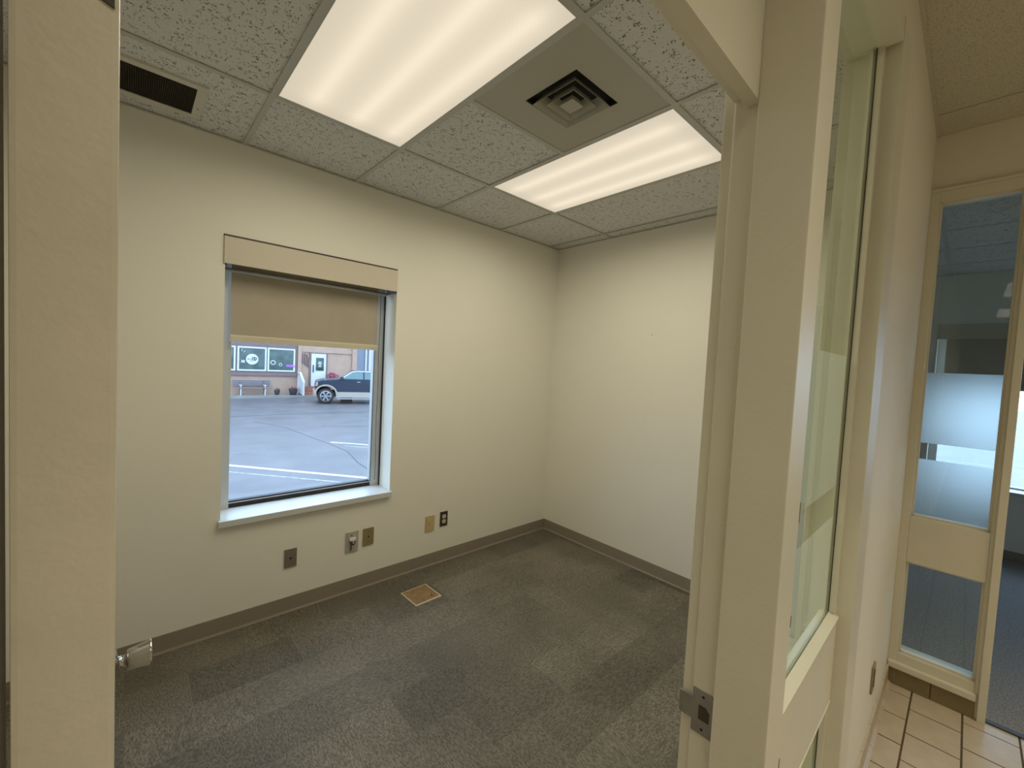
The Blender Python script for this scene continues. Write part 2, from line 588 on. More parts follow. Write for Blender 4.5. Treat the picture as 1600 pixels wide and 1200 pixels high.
# --- front wall (between the hall and the office); the frames sit in its opening
wf = MB()
wf.box(HX0, -0.145, 0.20, YF, 0, TOP)
wf.box(1.66, XR + 0.1, 0.20, YF, 0, TOP)
wf.box(-0.145, 1.66, 0.20, YF, 2.56, TOP)
wf.build('wall_front', 'hallwall', kind='structure')

# --- baseboards
bb = MB()
bb.prism([(YB, 0), (YB, 0.096), (YB - 0.004, 0.096), (YB - 0.004, 0.012), (YB - 0.010, 0.0)], 'x', XL, XR)
bb.build('baseboard_back', 'base', kind='structure')
bb = MB()
bb.prism([(XR, 0), (XR, 0.096), (XR - 0.004, 0.096), (XR - 0.004, 0.012), (XR - 0.010, 0.0)], 'y', YF, YB - 0.006)
bb.build('baseboard_right', 'base', kind='structure')
bb = MB()
bb.prism([(XL, 0), (XL, 0.096), (XL + 0.004, 0.096), (XL + 0.004, 0.012), (XL + 0.010, 0.0)], 'y', YF, YB - 0.006)
bb.build('baseboard_left', 'base', kind='structure')

# --- office ceiling: slab, tees, wall angles, tiles
cl = box(HX0 - 0.2, XO + 0.4, -3.2, 3.15, TOP, TOP + 0.1).build('ceiling', 'gap', kind='structure')
GX = [0.4533 + T2 * k for k in range(-1, 5)]          # -0.156 .. 2.892
GY = [2.1264 - 2 * T2, 2.1264 - T2, 2.1264]           # .907 1.517 2.126
th = 0.012
def tee(x0, x1, y0, y1, parent=cl):
    box(x0, x1, y0, y1, HC, HC + 0.004).build('ceiling_tee', 'tee', parent)
for gy in (GY[0], GY[2]):
    tee(XL, XR, gy - th, gy + th)
for gx in GX:
    tee(gx - th, gx + th, YF, GY[0] - th)
    tee(gx - th, gx + th, GY[0] + th, GY[2] - th)
    tee(gx - th, gx + th, GY[2] + th, YB)
tee(GX[2] + th, GX[3] - th, GY[1] - th, GY[1] + th)
# wall angle
for a in ((XL, XR, YB - 0.014, YB), (XL, XR, YF, YF + 0.014), (XR - 0.014, XR, YF + 0.014, YB - 0.014), (XL, XL + 0.014, YF + 0.014, YB - 0.014)):
    box(*a, HC - 0.001, HC + 0.003).build('wall_angle', 'tee', cl)
def ctile(x0, x1, y0, y1):
    e = 0.0095
    box(x0 + e, x1 - e, y0 + e, y1 - e, HC + 0.006, HC + 0.022).build('ceiling_tile', 'ctile', cl)
xs = [XL] + GX + [XR]
for i in range(len(xs) - 1):
    ctile(xs[i], xs[i + 1], GY[2], YB)
    ctile(xs[i], xs[i + 1], YF, GY[0])
    k = i - 1                # column index of the grid
    if k in (1, 3):          # lights
        continue
    if k == 2:
        ctile(xs[i], xs[i + 1], GY[1], GY[2])
    else:
        ctile(xs[i], xs[i + 1], GY[0], GY[2])

# --- hall: floor of ceramic tiles, ceiling, walls
hf = box(HX0, XR + 0.1, HY0, 0.20, -0.12, -0.004).build('floor_hall', 'grout', kind='structure')
hm = None
LX, LY, gr = 0.2065, 0.178, 0.0035
for r in range(11):
    y1 = 0.2745 - r * LY
    y0 = y1 - LY
    off = 2.728 if r % 2 == 0 else 2.837
    for c in range(-2, 19):
        x1 = off + 0.2065 - c * LX + 0.2065
        x0 = x1 - LX
        a0, a1, b0, b1 = x0 + gr, min(x1 - gr, XR), max(y0 + gr, HY0), min(y1 - gr, 0.19)
        if a1 - a0 < 0.02 or b1 - b0 < 0.02:
            continue
        full = a1 - a0 > LX - 2 * gr - 1e-4 and b1 - b0 > LY - 2 * gr - 1e-4
        if full and hm is not None:
            o = bpy.data.objects.new('floor_tile', hm); COL.objects.link(o)
        else:
            hx, hy = (a1 - a0) / 2, (b1 - b0) / 2
            o = box(-hx, hx, -hy, hy, -0.004, 0).build('floor_tile', 'tilefloor', bevel=0.0012)
            if full: hm = o.data
        o.location = ((a0 + a1) / 2, (b0 + b1) / 2, rnd.uniform(-0.0004, 0.0004))
        o.parent = hf
# cove tile base along the front wall
for k in range(7):
    x1 = XR - k * 0.2065; x0 = x1 - 0.2035
    MB().prism([(0.2, 0), (0.2, 0.10), (0.191, 0.10), (0.191, 0.012), (0.178, 0)], 'x', x0, x1).build('base_tile', 'tilefloor', hf, bevel=0.0008)
ch = box(HX0, XR, HY0, 0.20, HH + 0.022, HH + 0.03).build('ceiling_hall', 'gap', kind='structure')
hxs = [XR, 2.79, 1.5708, 0.9612] + [0.9612 - 1.2192 * k for k in range(1, 7)] + [HX0]
hys = [0.20, -0.20, -0.8096, -1.4192, HY0]
for i in range(len(hxs) - 1):
    for j in range(len(hys) - 1):
        x1, x0, y1, y0 = hxs[i], hxs[i + 1], hys[j], hys[j + 1]
        if j == 1 and any(abs((x0 + x1) / 2 - lx) < 0.1 for lx in (0.3516, -2.0868, -4.5252)):
            continue
        if j == 2 and abs((x0 + x1) / 2 - 2.18) < 0.1:
            continue
        if x0 < HX0: x0 = HX0
        if x1 - x0 < 0.05: continue
        box(x0 + .003, x1 - .003, y0 + .003, y1 - .003, HH + 0.004, HH + 0.018).build('ceiling_tile', 'htile', ch)
for x in hxs[1:]:
    box(x - th, x + th, HY0, 0.20, HH, HH + 0.003).build('ceiling_tee', 'htile', ch)
for y in hys[1:-1]:
    box(HX0, XR, y - th, y + th, HH + 0.0005, HH + 0.0035).build('ceiling_tee', 'htile', ch)
box(HX0, XR, 0.186, 0.20, HH - 0.001, HH + 0.002).build('wall_angle', 'htile', ch)
box(HX0, XR + 0.1, HY0 - 0.1, HY0, 0, TOP).build('wall_hall_rear', 'hallwall', kind='structure')
box(HX0 - 0.1, HX0, HY0, 0.32, 0, TOP).build('wall_hall_left', 'hallwall', kind='structure')
# end wall of the hall: solid above the frames, the frames fill the rest
we = MB()
we.box(XR, XR + 0.1, HY0, 0.32, 2.57, TOP)
we.box(XR, XR + 0.1, HY0, -1.10, 0, 2.57)
we.build('wall_hall_end', 'hallwall', kind='structure')

# --- second office beyond the hall end
box(XR, XO, -3.0, 1.9, -0.12, -0.001).build('floor_far_office', 'carpet2', kind='structure')
co = box(XR + 0.1, XO, -3.0, 1.9, HC, HC + 0.02).build('ceiling_far_office', 'ctile', kind='structure')
for x in (3.7, 4.31, 4.92, 5.53):
    box(x - th, x + th, -3.0, 1.9, HC - 0.003, HC - 0.0002).build('ceiling_tee', 'tee', co)
for y in (-2.2, -1.0, 0.2, 1.42):
    box(XR + 0.1, XO, y - th, y + th, HC - 0.0035, HC - 0.0002).build('ceiling_tee', 'tee', co)
OY0, OY1 = -0.74, 0.255
wo = MB()
QY0, QY1 = -2.75, -1.35  # opening of the added, unseen window
wo.box(XO, XO + 0.28, -3.0, QY0, 0, TOP).box(XO, XO + 0.28, QY1, OY0, 0, TOP)
wo.box(XO, XO + 0.28, QY0, QY1, 0, 0.63).box(XO, XO + 0.28, QY0, QY1, 2.22, TOP)
wo.box(XO, XO + 0.28, OY1, 1.9, 0, TOP)
wo.box(XO, XO + 0.28, OY0, OY1, 0, 0.63).box(XO, XO + 0.28, OY0, OY1, 2.22, TOP)
wo.build('wall_far_office', 'wall', kind='structure')
box(XR + 0.1, XO + 0.28, 1.9, 2.0, 0, TOP).build('wall_far_office_left', 'wall', kind='structure')
box(XR, XO + 0.28, -3.1, -3.0, 0, TOP).build('wall_far_office_right', 'wall', kind='structure')
box(XR, XR + 0.1, -3.0, HY0, 0, TOP).build('wall_far_office_front', 'wall', kind='structure')
box(XO - 0.006, XO, -3.0, 1.9, 0, 0.096).build('baseboard_far_office', 'base', kind='structure')

# ================================================================== WINDOW 1 (to the street)
w1 = empty('window_1', (0.875, YG, WZ0), kind='structure')
fw = 0.064
y0f, y1f = YG - 0.03, YG + 0.03
for a in ((WX0, WX0 + fw, y0f, y1f, 0.647, WZ1), (WX1 - fw, WX1, y0f, y1f, 0.647, WZ1)):
    box(*a).build('window_frame', 'alu', w1, bevel=0.003)
box(WX0 + fw, WX1 - fw, y0f, y1f, WZ1 - 0.06, WZ1).build('window_frame', 'alu', w1, bevel=0.003)
box(WX0 + fw, WX1 - fw, y0f + 0.012, y1f, 0.647, 0.672).build('bottom_gasket', 'rubber', w1)
box(WX0 + fw, WX1 - fw, y0f + 0.016, y0f + 0.022, 0.672, 0.678).build('glazing_bead', 'alu', w1)
box(WX0 + fw, WX1 - fw, y0f + 0.024, y1f, 0.672, 0.686).build('bottom_gasket', 'rubber', w1)
box(WX1 - fw - 0.003, WX1 - fw, y0f + 0.002, y0f + 0.008, 0.68, WZ1 - 0.06).build('side_gasket', 'rubber', w1)
box(WX0 + fw, WX1 - fw - 0.003, YG + 0.004, YG + 0.010, 0.686, WZ1 - 0.06).build('glass_pane', 'glass', w1)
# dark joint and reveal batten on the right side
box(WX1 - 0.004, WX1 - 0.0005, y0f - 0.016, y0f, 0.647, 2.05).build('reveal_joint', 'rubber', w1)
sl = MB()
sl.box(WX0, WX1, YB - 0.03, y1f, 0.612, 0.647)
sl.box(WX0 - 0.012, WX1 + 0.004, YB - 0.03, YB, 0.612, 0.647)
box(WX0 - 0.012, WX1 + 0.006, YB - 0.03, YB - 0.0005, 0.612, 0.648).build('window_sill', 'sill', w1, bevel=0.004)
box(WX0 + 0.0005, WX1 - 0.0005, YB - 0.001, YG - 0.0, 0.626, 0.6475).build('sill_board', 'sill', w1)

# roller blind
rb = empty('roller_blind', (0.875, 2.80, 2.05), 'beige roller blind with boxed valance, half lowered in the street window', 'blind', 'roller blinds')
va = MB()
va.box(WX0 - 0.006, WX1 - 0.004, 2.722, 2.734, 2.052, 2.196)
va.build('valance', 'valance', rb, bevel=0.002)
box(WX0 + 0.002, WX1 - 0.002, 2.734, 2.80, 2.186, 2.196).build('valance_top', 'valance', rb)
box(WX0 - 0.008, WX1 - 0.004, 2.726, 2.7335, 2.1965, 2.206).build('shadow_gap', 'dark', rb)
box(WX0 + 0.003, WX0 + 0.006, 2.734, 2.88, 2.045, 2.19).build('end_bracket', 'dark', rb)
box(WX1 - 0.006, WX1 - 0.003, 2.734, 2.88, 2.045, 2.19).build('end_bracket', 'dark', rb)
box(WX0 + 0.007, WX1 - 0.007, 2.745, 2.835, 2.075, 2.18).build('dark_underside_box', 'dark', rb)  # dark box standing in for the shaded underside behind the valance
MB().cyl((WX0 + 0.012, 2.845, 2.115), (WX1 - 0.012, 2.845, 2.115), 0.028, 20).build('roller_tube', 'fabric', rb)
MB().cyl((WX0 + 0.012, 2.858, 2.040), (WX1 - 0.012, 2.858, 2.040), 0.011, 14).build('guide_bar', 'alu', rb)
fb = box(0.426, 1.302, 2.8715, 2.873, 1.655, 2.12).build('shade_fabric', 'fabric', rb)
MB().prism([(2.864, 1.640), (2.880, 1.640), (2.880, 1.668), (2.874, 1.678), (2.870, 1.678), (2.864, 1.668)], 'x', 0.426, 1.306).build('hem_bar', 'hem', fb)
box(1.262, 1.276, 2.8632, 2.8645, 1.652, 1.654).build('maker_tag', 'brownwear', fb)
ch_pts = []
for k in range(29):
    z = 2.04 - k * 0.048
    ch_pts.append((1.331 + 0.0025 * math.sin(k * 0.55), 2.893 + 0.002 * math.cos(k * 0.4), z))
MB().tube(ch_pts, 0.0016, 6).build('pull_chain', 'black', rb)

# ================================================================== CEILING THINGS
def troffer(x, y, z, label, group, watts, lens, spread=172, hx=0.2925, hy=0.5973, rot=0):
    t = empty('ceiling_light', (x, y, z), label, 'ceiling light', group)
    case = MB()
    case.box(x - hx, x - hx + .004, y - hy, y + hy, z + .004, z + .10)
    case.box(x + hx - .004, x + hx, y - hy, y + hy, z + .004, z + .10)
    case.box(x - hx + .004, x + hx - .004, y - hy, y - hy + .004, z + .004, z + .10)
    case.box(x - hx + .004, x + hx - .004, y + hy - .004, y + hy, z + .004, z + .10)
    case.box(x - hx, x + hx, y - hy, y + hy, z + .10, z + .104)
    case.build('case', 'lampcase', t)
    fm = MB()
    e = 0.006
    fm.box(x - hx, x + hx, y - hy, y - hy + e, z, z + .004).box(x - hx, x + hx, y + hy - e, y + hy, z, z + .004)
    fm.box(x - hx, x - hx + e, y - hy + e, y + hy - e, z, z + .004).box(x + hx - e, x + hx, y - hy + e, y + hy - e, z, z + .004)
    fm.build('frame', 'tee', t)
    for dx in (-0.17, 0.0, 0.17):
        a, b = ((x + dx, y - .57, z + .06), (x + dx, y + .57, z + .06)) if hy > hx else ((x - .57, y + dx, z + .06), (x + .57, y + dx, z + .06))
        MB().cyl(a, b, 0.016, 12).build('fluorescent_tube', 'white', t)
    box(x - hx + e, x + hx - e, y - hy + e, y + hy - e, z + .002, z + .006).build('lens', lens, t)
    ld = bpy.data.lights.new('lamp', 'AREA')
    ld.shape = 'RECTANGLE'
    ld.size = 2 * (hx - e) - .02; ld.size_y = 2 * (hy - e) - .02
    ld.energy = watts
    ld.color = LAMP_COL
    ld.spread = math.radians(spread)
    lo = bpy.data.objects.new('lamp', ld)
    COL.objects.link(lo)
    lo.parent = t
    lo.location = (0, 0, -0.004)
    lo.visible_camera = False
    return t
ym = (GY[0] + GY[2]) / 2
troffer((GX[1] + GX[2]) / 2, ym, HC, 'lit ceiling light with prismatic lens, nearest the left doorpost', 'office ceiling lights', OFFICE_WATTS, 'lens')
troffer((GX[3] + GX[4]) / 2, ym, HC, 'lit ceiling light with prismatic lens beyond the square air diffuser', 'office ceiling lights', OFFICE_WATTS, 'lens')
troffer(2.1804, -1.1144, HH, 'added hall ceiling light out of view near the tiled hall end', 'hall ceiling lights', HALL_WATTS, 'hlens', spread=94, hx=0.5973, hy=0.2925)  # extra fixture out of view, added to brighten the hall end
for k, lx in enumerate((0.3516, -2.0868, -4.5252)):
    t = troffer(lx, -0.5048, HH, ('hall ceiling light over the doorway', 'second hall ceiling light back from the doorway', 'hall ceiling light farthest from the doorway')[k], 'hall ceiling lights', HALL_WATTS, 'hlens', spread=94, hx=0.5973, hy=0.2925)

# air diffuser
dx, dy = (GX[2] + GX[3]) / 2, (GY[0] + GY[1]) / 2
d = empty('air_diffuser', (dx, dy, HC), 'square stepped air diffuser in a plain ceiling panel between the two lights', 'air diffuser')
hp, ho = 0.2945, 0.138
z0, z1 = HC + 0.003, HC + 0.007
pn = MB()
pn.box(dx - hp, dx + hp, dy - hp, dy - ho, z0, z1).box(dx - hp, dx + hp, dy + ho, dy + hp, z0, z1)
pn.box(dx - hp, dx - ho, dy - ho, dy + ho, z0, z1).box(dx + ho, dx + hp, dy - ho, dy + ho, z0, z1)
pn.build('panel', 'panel', d)
box(dx - ho, dx + ho, dy - ho, dy + ho, HC + 0.040, HC + 0.042).build('duct', 'gap', d)
nk = MB()
for s in (-1, 1):
    nk.box(dx + s * ho, dx + s * (ho + .003), dy - ho, dy + ho, z1, HC + .040)
    nk.box(dx - ho, dx + ho, dy + s * ho, dy + s * (ho + .003), z1, HC + .040)
nk.build('neck', 'gap', d)
def skirt(a0, za, a1, zb, t=0.0015):
    """square louvre ring: half size a0 at height za flaring to a1 at zb"""
    q = MB()
    r = [(-1, -1), (1, -1), (1, 1), (-1, 1)]
    vs = [(dx + s * a0, dy + u * a0, za) for s, u in r] + [(dx + s * a1, dy + u * a1, zb) for s, u in r]
    vs += [(dx + s * (a0 - t), dy + u * (a0 - t), za) for s, u in r] + [(dx + s * (a1 - t), dy + u * (a1 - t), zb) for s, u in r]
    fs = []
    for i in range(4):
        j = (i + 1) % 4
        fs += [(i, j, j + 4, i + 4), (i + 8, i + 12, j + 12, j + 8), (i, i + 8, j + 8, j), (i + 4, j + 4, j + 12, i + 12)]
    q.add(vs, fs)
    return q
skirt(0.084, HC + 0.030, 0.116, HC - 0.013).build('louvre_ring', 'panel', d)
skirt(0.050, HC + 0.026, 0.074, HC - 0.014).build('louvre_ring', 'panel', d)
q = skirt(0.024, HC + 0.012, 0.037, HC - 0.015)
q.box(dx - .035, dx + .035, dy - .035, dy + .035, HC - .0155, HC - .014)
q.build('centre_cone', 'panel', d)

# return grille in the tile by the left doorpost
gx0, gx1, gy0, gy1 = -0.115, 0.245, 2.285, 2.615
g = empty('return_grille', ((gx0 + gx1) / 2, (gy0 + gy1) / 2, HC), 'dark return air grille in a pale frame in the ceiling by the doorpost', 'air grille')
fm = MB(); b_ = 0.036
fm.box(gx0, gx1, gy0, gy0 + b_, HC - .004, HC + .006).box(gx0, gx1, gy1 - b_, gy1, HC - .004, HC + .006)
fm.box(gx0, gx0 + b_, gy0 + b_, gy1 - b_, HC - .004, HC + .006).box(gx1 - b_, gx1, gy0 + b_, gy1 - b_, HC - .004, HC + .006)
fm.build('frame', 'grillepaint', g, bevel=0.001)
sm = MB()
n = 40
for k in range(n):
    x = gx0 + b_ + (k + .5) * (gx1 - gx0 - 2 * b_) / n
    sm.box(x - .0008, x + .0008, gy0 + b_, gy1 - b_, HC - .001, HC + .006)
for k in range(30):
    y = gy0 + b_ + (k + .5) * (gy1 - gy0 - 2 * b_) / 30
    sm.box(gx0 + b_, gx1 - b_, y - .0008, y + .0008, HC - .001, HC + .006)
sm.build('egg_crate_core', 'dark', g, kind='stuff')
box(gx0 + b_, gx1 - b_, gy0 + b_, gy1 - b_, HC + .0055, HC + .0058).build('backing', 'dark', g)
MB().cyl((gx1 - .018, (gy0 + gy1) / 2 + .05, HC - .004), (gx1 - .018, (gy0 + gy1) / 2 + .05, HC - .0055), .004, 10).build('screw', 'khaki', g)

# ================================================================== WALL PLATES on the window wall
def plate(name, cx, cz, wd, ht, material, label, cat='wall plate'):
    p = empty(name, (cx, YB, cz - ht / 2), label, cat, 'plates on the window wall')
    box(cx - wd / 2, cx + wd / 2, YB - .007, YB - .0002, cz - ht / 2, cz + ht / 2).build('plate', material, p, bevel=0.002)
    return p
def disc(p, x, z, r, material, name, t=0.003):
    return MB().cyl((x, YB - .0068, z), (x, YB - .0068 - t, z), r, 14).build(name, material, p)
p = plate('cable_plate', 0.737, 0.337, 0.070, 0.114, 'steelplate', 'taupe metal wall plate with one centre jack, leftmost under the window')
disc(p, 0.737, 0.337, .006, 'black', 'jack')
p = plate('phone_plate', 1.114, 0.343, 0.086, 0.138, 'greyplate', 'light grey phone plate with a cut black cord hanging from its jack')
box(1.114 - .024, 1.114 + .024, YB - .0085, YB - .0068, .343 - .046, .343 + .052).build('insert', 'greyplate', p, bevel=.001)
box(1.114 - .020, 1.114 + .022, YB - .020, YB - .008, .343 + .012, .343 + .030).build('jack_cover', 'white', p, bevel=.002)
disc(p, 1.110, .343 + .046, .005, 'black', 'screw', .002)
box(1.117, 1.121, YB - .024, YB - .010, .335, .357).build('plug', 'white', p, bevel=.001)
cp = [(1.127, YB - .016, .355), (1.127, YB - .020, .338), (1.118, YB - .022, .328), (1.104, YB - .021, .335), (1.099, YB - .018, .350)]
cd_ = MB().tube(cp, .004, 8)
cd_.tube([(1.104, YB - .021, .335), (1.106, YB - .018, .310), (1.103, YB - .014, .288)], .003, 8)
cd_.build('cut_cord', 'black', p)
p = plate('blank_plate', 1.228, 0.352, 0.076, 0.120, 'khaki', 'khaki brown wall plate with one centre hole, right of the phone plate')
disc(p, 1.228, .352, .006, 'black', 'hole', .001)
disc(p, 1.228, .386, .003, 'brownplate', 'screw', .001)
disc(p, 1.228, .318, .003, 'brownplate', 'screw', .001)
p = plate('jack_plate', 1.717, 0.335, 0.080, 0.120, 'ivory', 'yellowed ivory jack plate beside the dark brown outlet')
box(1.717 - .024, 1.717 + .024, YB - .009, YB - .0068, .335 - .040, .335 + .040).build('insert', 'ivory', p, bevel=.001)
disc(p, 1.712, .335 - .004, .004, 'brownplate', 'hole', .003)
p = plate('power_outlet', 1.843, 0.346, 0.068, 0.114, 'brownplate', 'dark brown power outlet with two ivory sockets, rightmost plate under the window', 'power outlet')
for s in (-1, 1):
    cz = .346 + s * .0195
    so = MB().prism([(1.843 - .016, cz - .009), (1.843 - .010, cz - .0145), (1.843 + .010, cz - .0145), (1.843 + .016, cz - .009), (1.843 + .016, cz + .009), (1.843 + .010, cz + .0145), (1.843 - .010, cz + .0145), (1.843 - .016, cz + .009)], 'y', YB - .0068, YB - .010).build('socket', 'ivory2', p)
    sl_ = MB()
    for ox in (-.0055, .0055):
        sl_.box(1.843 + ox - .0012, 1.843 + ox + .0012, YB - .0104, YB - .0098, cz - .002, cz + .007)
    sl_.cyl((1.843, YB - .0104, cz - .007), (1.843, YB - .0098, cz - .007), .0025, 8)
    sl_.build('slot', 'black', so)

# floor box cover
fx = empty('floor_outlet_cover', (1.468, 2.405, 0), 'worn square brown floor outlet cover set in the carpet', 'floor cover')
ang = math.radians(2)
Mx = Matrix.Translation((1.468, 2.405, 0)) @ Matrix.Rotation(ang, 4, 'Z') @ Matrix.Translation((-1.468, -2.405, 0))
fm = MB(); a = .098
fm.box(1.468 - a, 1.468 + a, 2.405 - a, 2.405 - a + .010, 0, .006).box(1.468 - a, 1.468 + a, 2.405 + a - .004, 2.405 + a, 0, .006)
fm.box(1.468 - a, 1.468 - a + .006, 2.405 - a + .010, 2.405 + a - .004, 0, .006).box(1.468 + a - .006, 1.468 + a, 2.405 - a + .010, 2.405 + a - .004, 0, .006)
fm.xf(Mx).build('rim', 'ivory2', fx)
box(1.468 - a + .006, 1.468 + a - .006, 2.405 - a + .010, 2.405 + a - .004, 0, .004).xf(Mx).build('cover_plate', 'wood', fx)
MB().cyl((1.52, 2.355, .004), (1.52, 2.355, .0055), .007, 10).build('screw', 'black', fx)
MB().cyl((1.53, 2.375, .004), (1.53, 2.375, .0052), .004, 10).build('screw', 'black', fx)

# ================================================================== OFFICE DOORWAY: frame, door leaf
HF = 0.18                     # hall face of the frames
t1 = empty('trim_1', (0.35, 0.25, 0), kind='structure')
# right post between the door and the glass (rabbet on the office side)
PO = [(0.753, HF), (0.84, HF), (0.84, 0.306), (0.79, 0.306), (0.79, 0.325), (0.771, 0.325), (0.771, 0.306), (0.765, 0.304), (0.765, 0.264), (0.753, 0.264)]
po = MB().prism(PO, 'z', 0, 2.56).build('doorpost', 'trim', t1, bevel=0.0025)
# left post
PL = [(-0.052, HF), (-0.145, HF), (-0.145, 0.372), (-0.0522, 0.372), (-0.0522, 0.308), (-0.064, 0.308), (-0.064, 0.264), (-0.052, 0.264)]
MB().prism(PL, 'z', 0, 2.56).build('doorpost', 'trim', t1, bevel=0.0025)
# head with stop, and the solid panel above it
hd = MB()
hd.prism([(0.264, 2.037), (0.285, 2.037), (0.285, 2.053), (0.306, 2.053), (0.306, 2.12), (0.264, 2.12)], 'x', -0.064, 0.765)
hd.build('door_head', 'trim', t1, bevel=0.001)
box(-0.052, 0.753, 0.2645, 0.300, 2.12, 2.56).build('transom_panel', 'trim', t1)
# strike plate on the rabbet of the right post
zs = 0.978
sp = MB()
sp.prism([(0.266, zs - .040), (0.303, zs - .040), (0.303, zs - .020), (0.318, zs - .020), (0.318, zs + .020), (0.303, zs + .020), (0.303, zs + .040), (0.266, zs + .040)], 'x', 0.7632, 0.7652)
sp.prism([(0.318, zs - .020), (0.318, zs + .020), (0.327, zs + .020), (0.327, zs - .020)], 'x', 0.7642, 0.7662)
stp = sp.build('strike_plate', 'strike', po)
MB().prism([(0.272, zs - .013), (0.291, zs - .013), (0.291, zs + .013), (0.279, zs + .013), (0.272, zs + .006)], 'x', 0.7628, 0.7636).build('latch_hole', 'brownplate', po)
for s in (-1, 1):
    MB().cyl((0.7636, 0.284, zs + s * .030), (0.7628, 0.284, zs + s * .030), .0026, 10).build('screw', 'black', po)
# paint worn off the post's arris
wr_ = MB()
for z, h in ((0.90, .05), (0.82, .03), (1.17, .02), (0.66, .04), (1.36, .035)):
    wr_.box(0.8385, 0.8402, HF - .0006, HF + .003, z - h / 2, z + h / 2)
wr_.box(0.764, 0.7652, 0.262, 0.2645, 0.90, 0.925)
wr_.build('paint_chip', 'brownwear', po)

# door leaf, swung a little past square into the office; its hinge edge faces the hall
dy0 = 0.345
PIV = Vector((-0.0052, dy0, 0))
Rm = Matrix.Translation(PIV) @ Matrix.Rotation(math.radians(1.25), 4, 'Z') @ Matrix.Translation(-PIV)
dr = empty('door_1', (-0.025, 0.75, 0), kind='structure')
box(-0.0475, -0.0052, dy0, dy0 + 0.812, 0.008, 2.043).xf(Rm).build('door_leaf', 'door', dr, bevel=0.003)
for zc in (1.83, 1.05, 0.28):
    hi = MB()
    hi.prism([(-0.0215, zc - .045), (-0.0165, zc - .050), (-0.0075, zc - .053), (-0.0075, zc + .055), (-0.0215, zc + .055)], 'y', dy0 - .0012, dy0 + .0015)
    h_ = hi.build('hinge_leaf', 'dark', dr)
kz = 0.955
ky = dy0 + 0.757
kn = MB()
kn.lathe((-0.0052, ky, kz), (1, 0, 0), [(0, .032), (.004, .032), (.007, .026), (.009, .012), (.022, .011), (.0225, .017), (.024, .0195), (.040, .0225), (.056, .0255), (.0590, .0262), (.0602, .0250)], 32)
kn.xf(Rm).build('door_knob', 'chrome', dr)
k2 = MB()
k2.lathe((-0.0475, ky, kz), (-1, 0, 0), [(0, .032), (.004, .032), (.007, .026), (.009, .012), (.022, .011), (.024, .0195), (.040, .0225), (.056, .0255), (.0602, .0250)], 24)
k2.xf(Rm).build('door_knob', 'chrome', dr)

# ================================================================== NEAR SIDELIGHT (window_2)
w2 = empty('window_2', (1.2, 0.24, 0), kind='structure')
SX0, SX1, SX2 = 0.84, 1.50, 1.66
MB().prism([(SX1, 0.306), (SX1, HF + .036), (SX1 + .012, HF + .036), (SX1 + .012, HF), (SX2, HF), (SX2, 0.306)], 'z', 0, 2.56).build('stile', 'trim', w2, bevel=0.002)
def rail(z0, z1, yf=0.212, name='rail'):
    box(SX0, SX1, yf, 0.30, z0, z1).build(name, 'trim', w2, bevel=0.002)
rail(2.49, 2.56, HF, 'head')
rail(0.665, 0.905)
rail(0.10, 0.185)
box(SX0, SX1, 0.20, 0.30, 0, 0.10).build('kick_base', 'tbase', w2)
# sloping sill bead under the upper pane, and beads round both panes
MB().prism([(0.208, 0.905), (0.230, 0.905), (0.230, 0.925), (0.208, 0.915)], 'x', SX0, SX1).build('glazing_bead', 'trim', w2)
MB().prism([(0.238, 0.905), (0.262, 0.905), (0.262, 0.918), (0.238, 0.925)], 'x', SX0, SX1).build('glazing_bead', 'trim', w2)
MB().prism([(0.210, 0.665), (0.230, 0.650), (0.230, 0.665)], 'x', SX0, SX1).build('glazing_bead', 'trim', w2)
MB().prism([(0.208, 0.185), (0.230, 0.185), (0.230, 0.205), (0.208, 0.195)], 'x', SX0, SX1).build('glazing_bead', 'trim', w2)
for z0, z1 in ((0.925, 2.49), (0.205, 0.655)):
    box(SX1 - .012, SX1, 0.216, 0.230, z0, z1).build('glazing_bead', 'trim', w2)
    box(SX1 - .014, SX1 - .011, 0.230, 0.2312, z0, z1).build('gasket', 'rubber', w2)
    box(SX1 - .018, SX1, 0.238, 0.262, z0, z1).build('glazing_bead', 'trim', w2)
    box(SX0, SX0 + .012, 0.238, 0.262, z0, z1).build('glazing_bead', 'trim', w2)
box(SX0, SX1 - .011, 0.2312, 0.2372, 0.915, 2.49).build('glass_pane', 'nearglass', w2)
box(SX0, SX1 - .011, 0.2312, 0.2372, 0.195, 0.66).build('glass_pane', 'nearglass', w2)
for z0, z1 in ((1.290, 1.655), (0.925, 1.205)):
    sheet((SX0, 0.2376, z0), (SX1 - .014, 0.2376, z0), (SX1 - .014, 0.2376, z1), (SX0, 0.2376, z1)).build('frosted_film', 'film2', w2)

# ================================================================== FAR SIDELIGHT AND DOORWAY (window_3, trim_2)
w3 = empty('window_3', (XR, 0.03, 0), kind='structure')
FX = XR - 0.012               # face of the frame
GLX = XR + 0.035
YA, YC = 0.165, -0.112        # pane edges
box(FX, XR + .1, YA, 0.20, 0, 2.565).build('stile', 'trim', w3, bevel=.003)
box(FX, XR + .1, YC, YA, 2.512, 2.565).build('head', 'trim', w3, bevel=.003)
box(FX - .010, FX, -1.10, 0.204, 2.562, 2.576).build('head_moulding', 'trim', w3)
box(FX, XR + .1, YC, YA, 0.665, 0.905).build('rail', 'trim', w3, bevel=.003)
box(FX, XR + .1, YC, YA, 0.118, 0.172).build('bottom_rail', 'trim', w3, bevel=.003)
box(FX - .022, XR + .02, YC - .006, 0.198, 0.092, 0.124).build('sill_ledge', 'trim', w3, bevel=.006)
box(FX, XR + .1, YC - .042, YC, 0, 2.565).build('doorpost', 'trim', w3, bevel=.004)
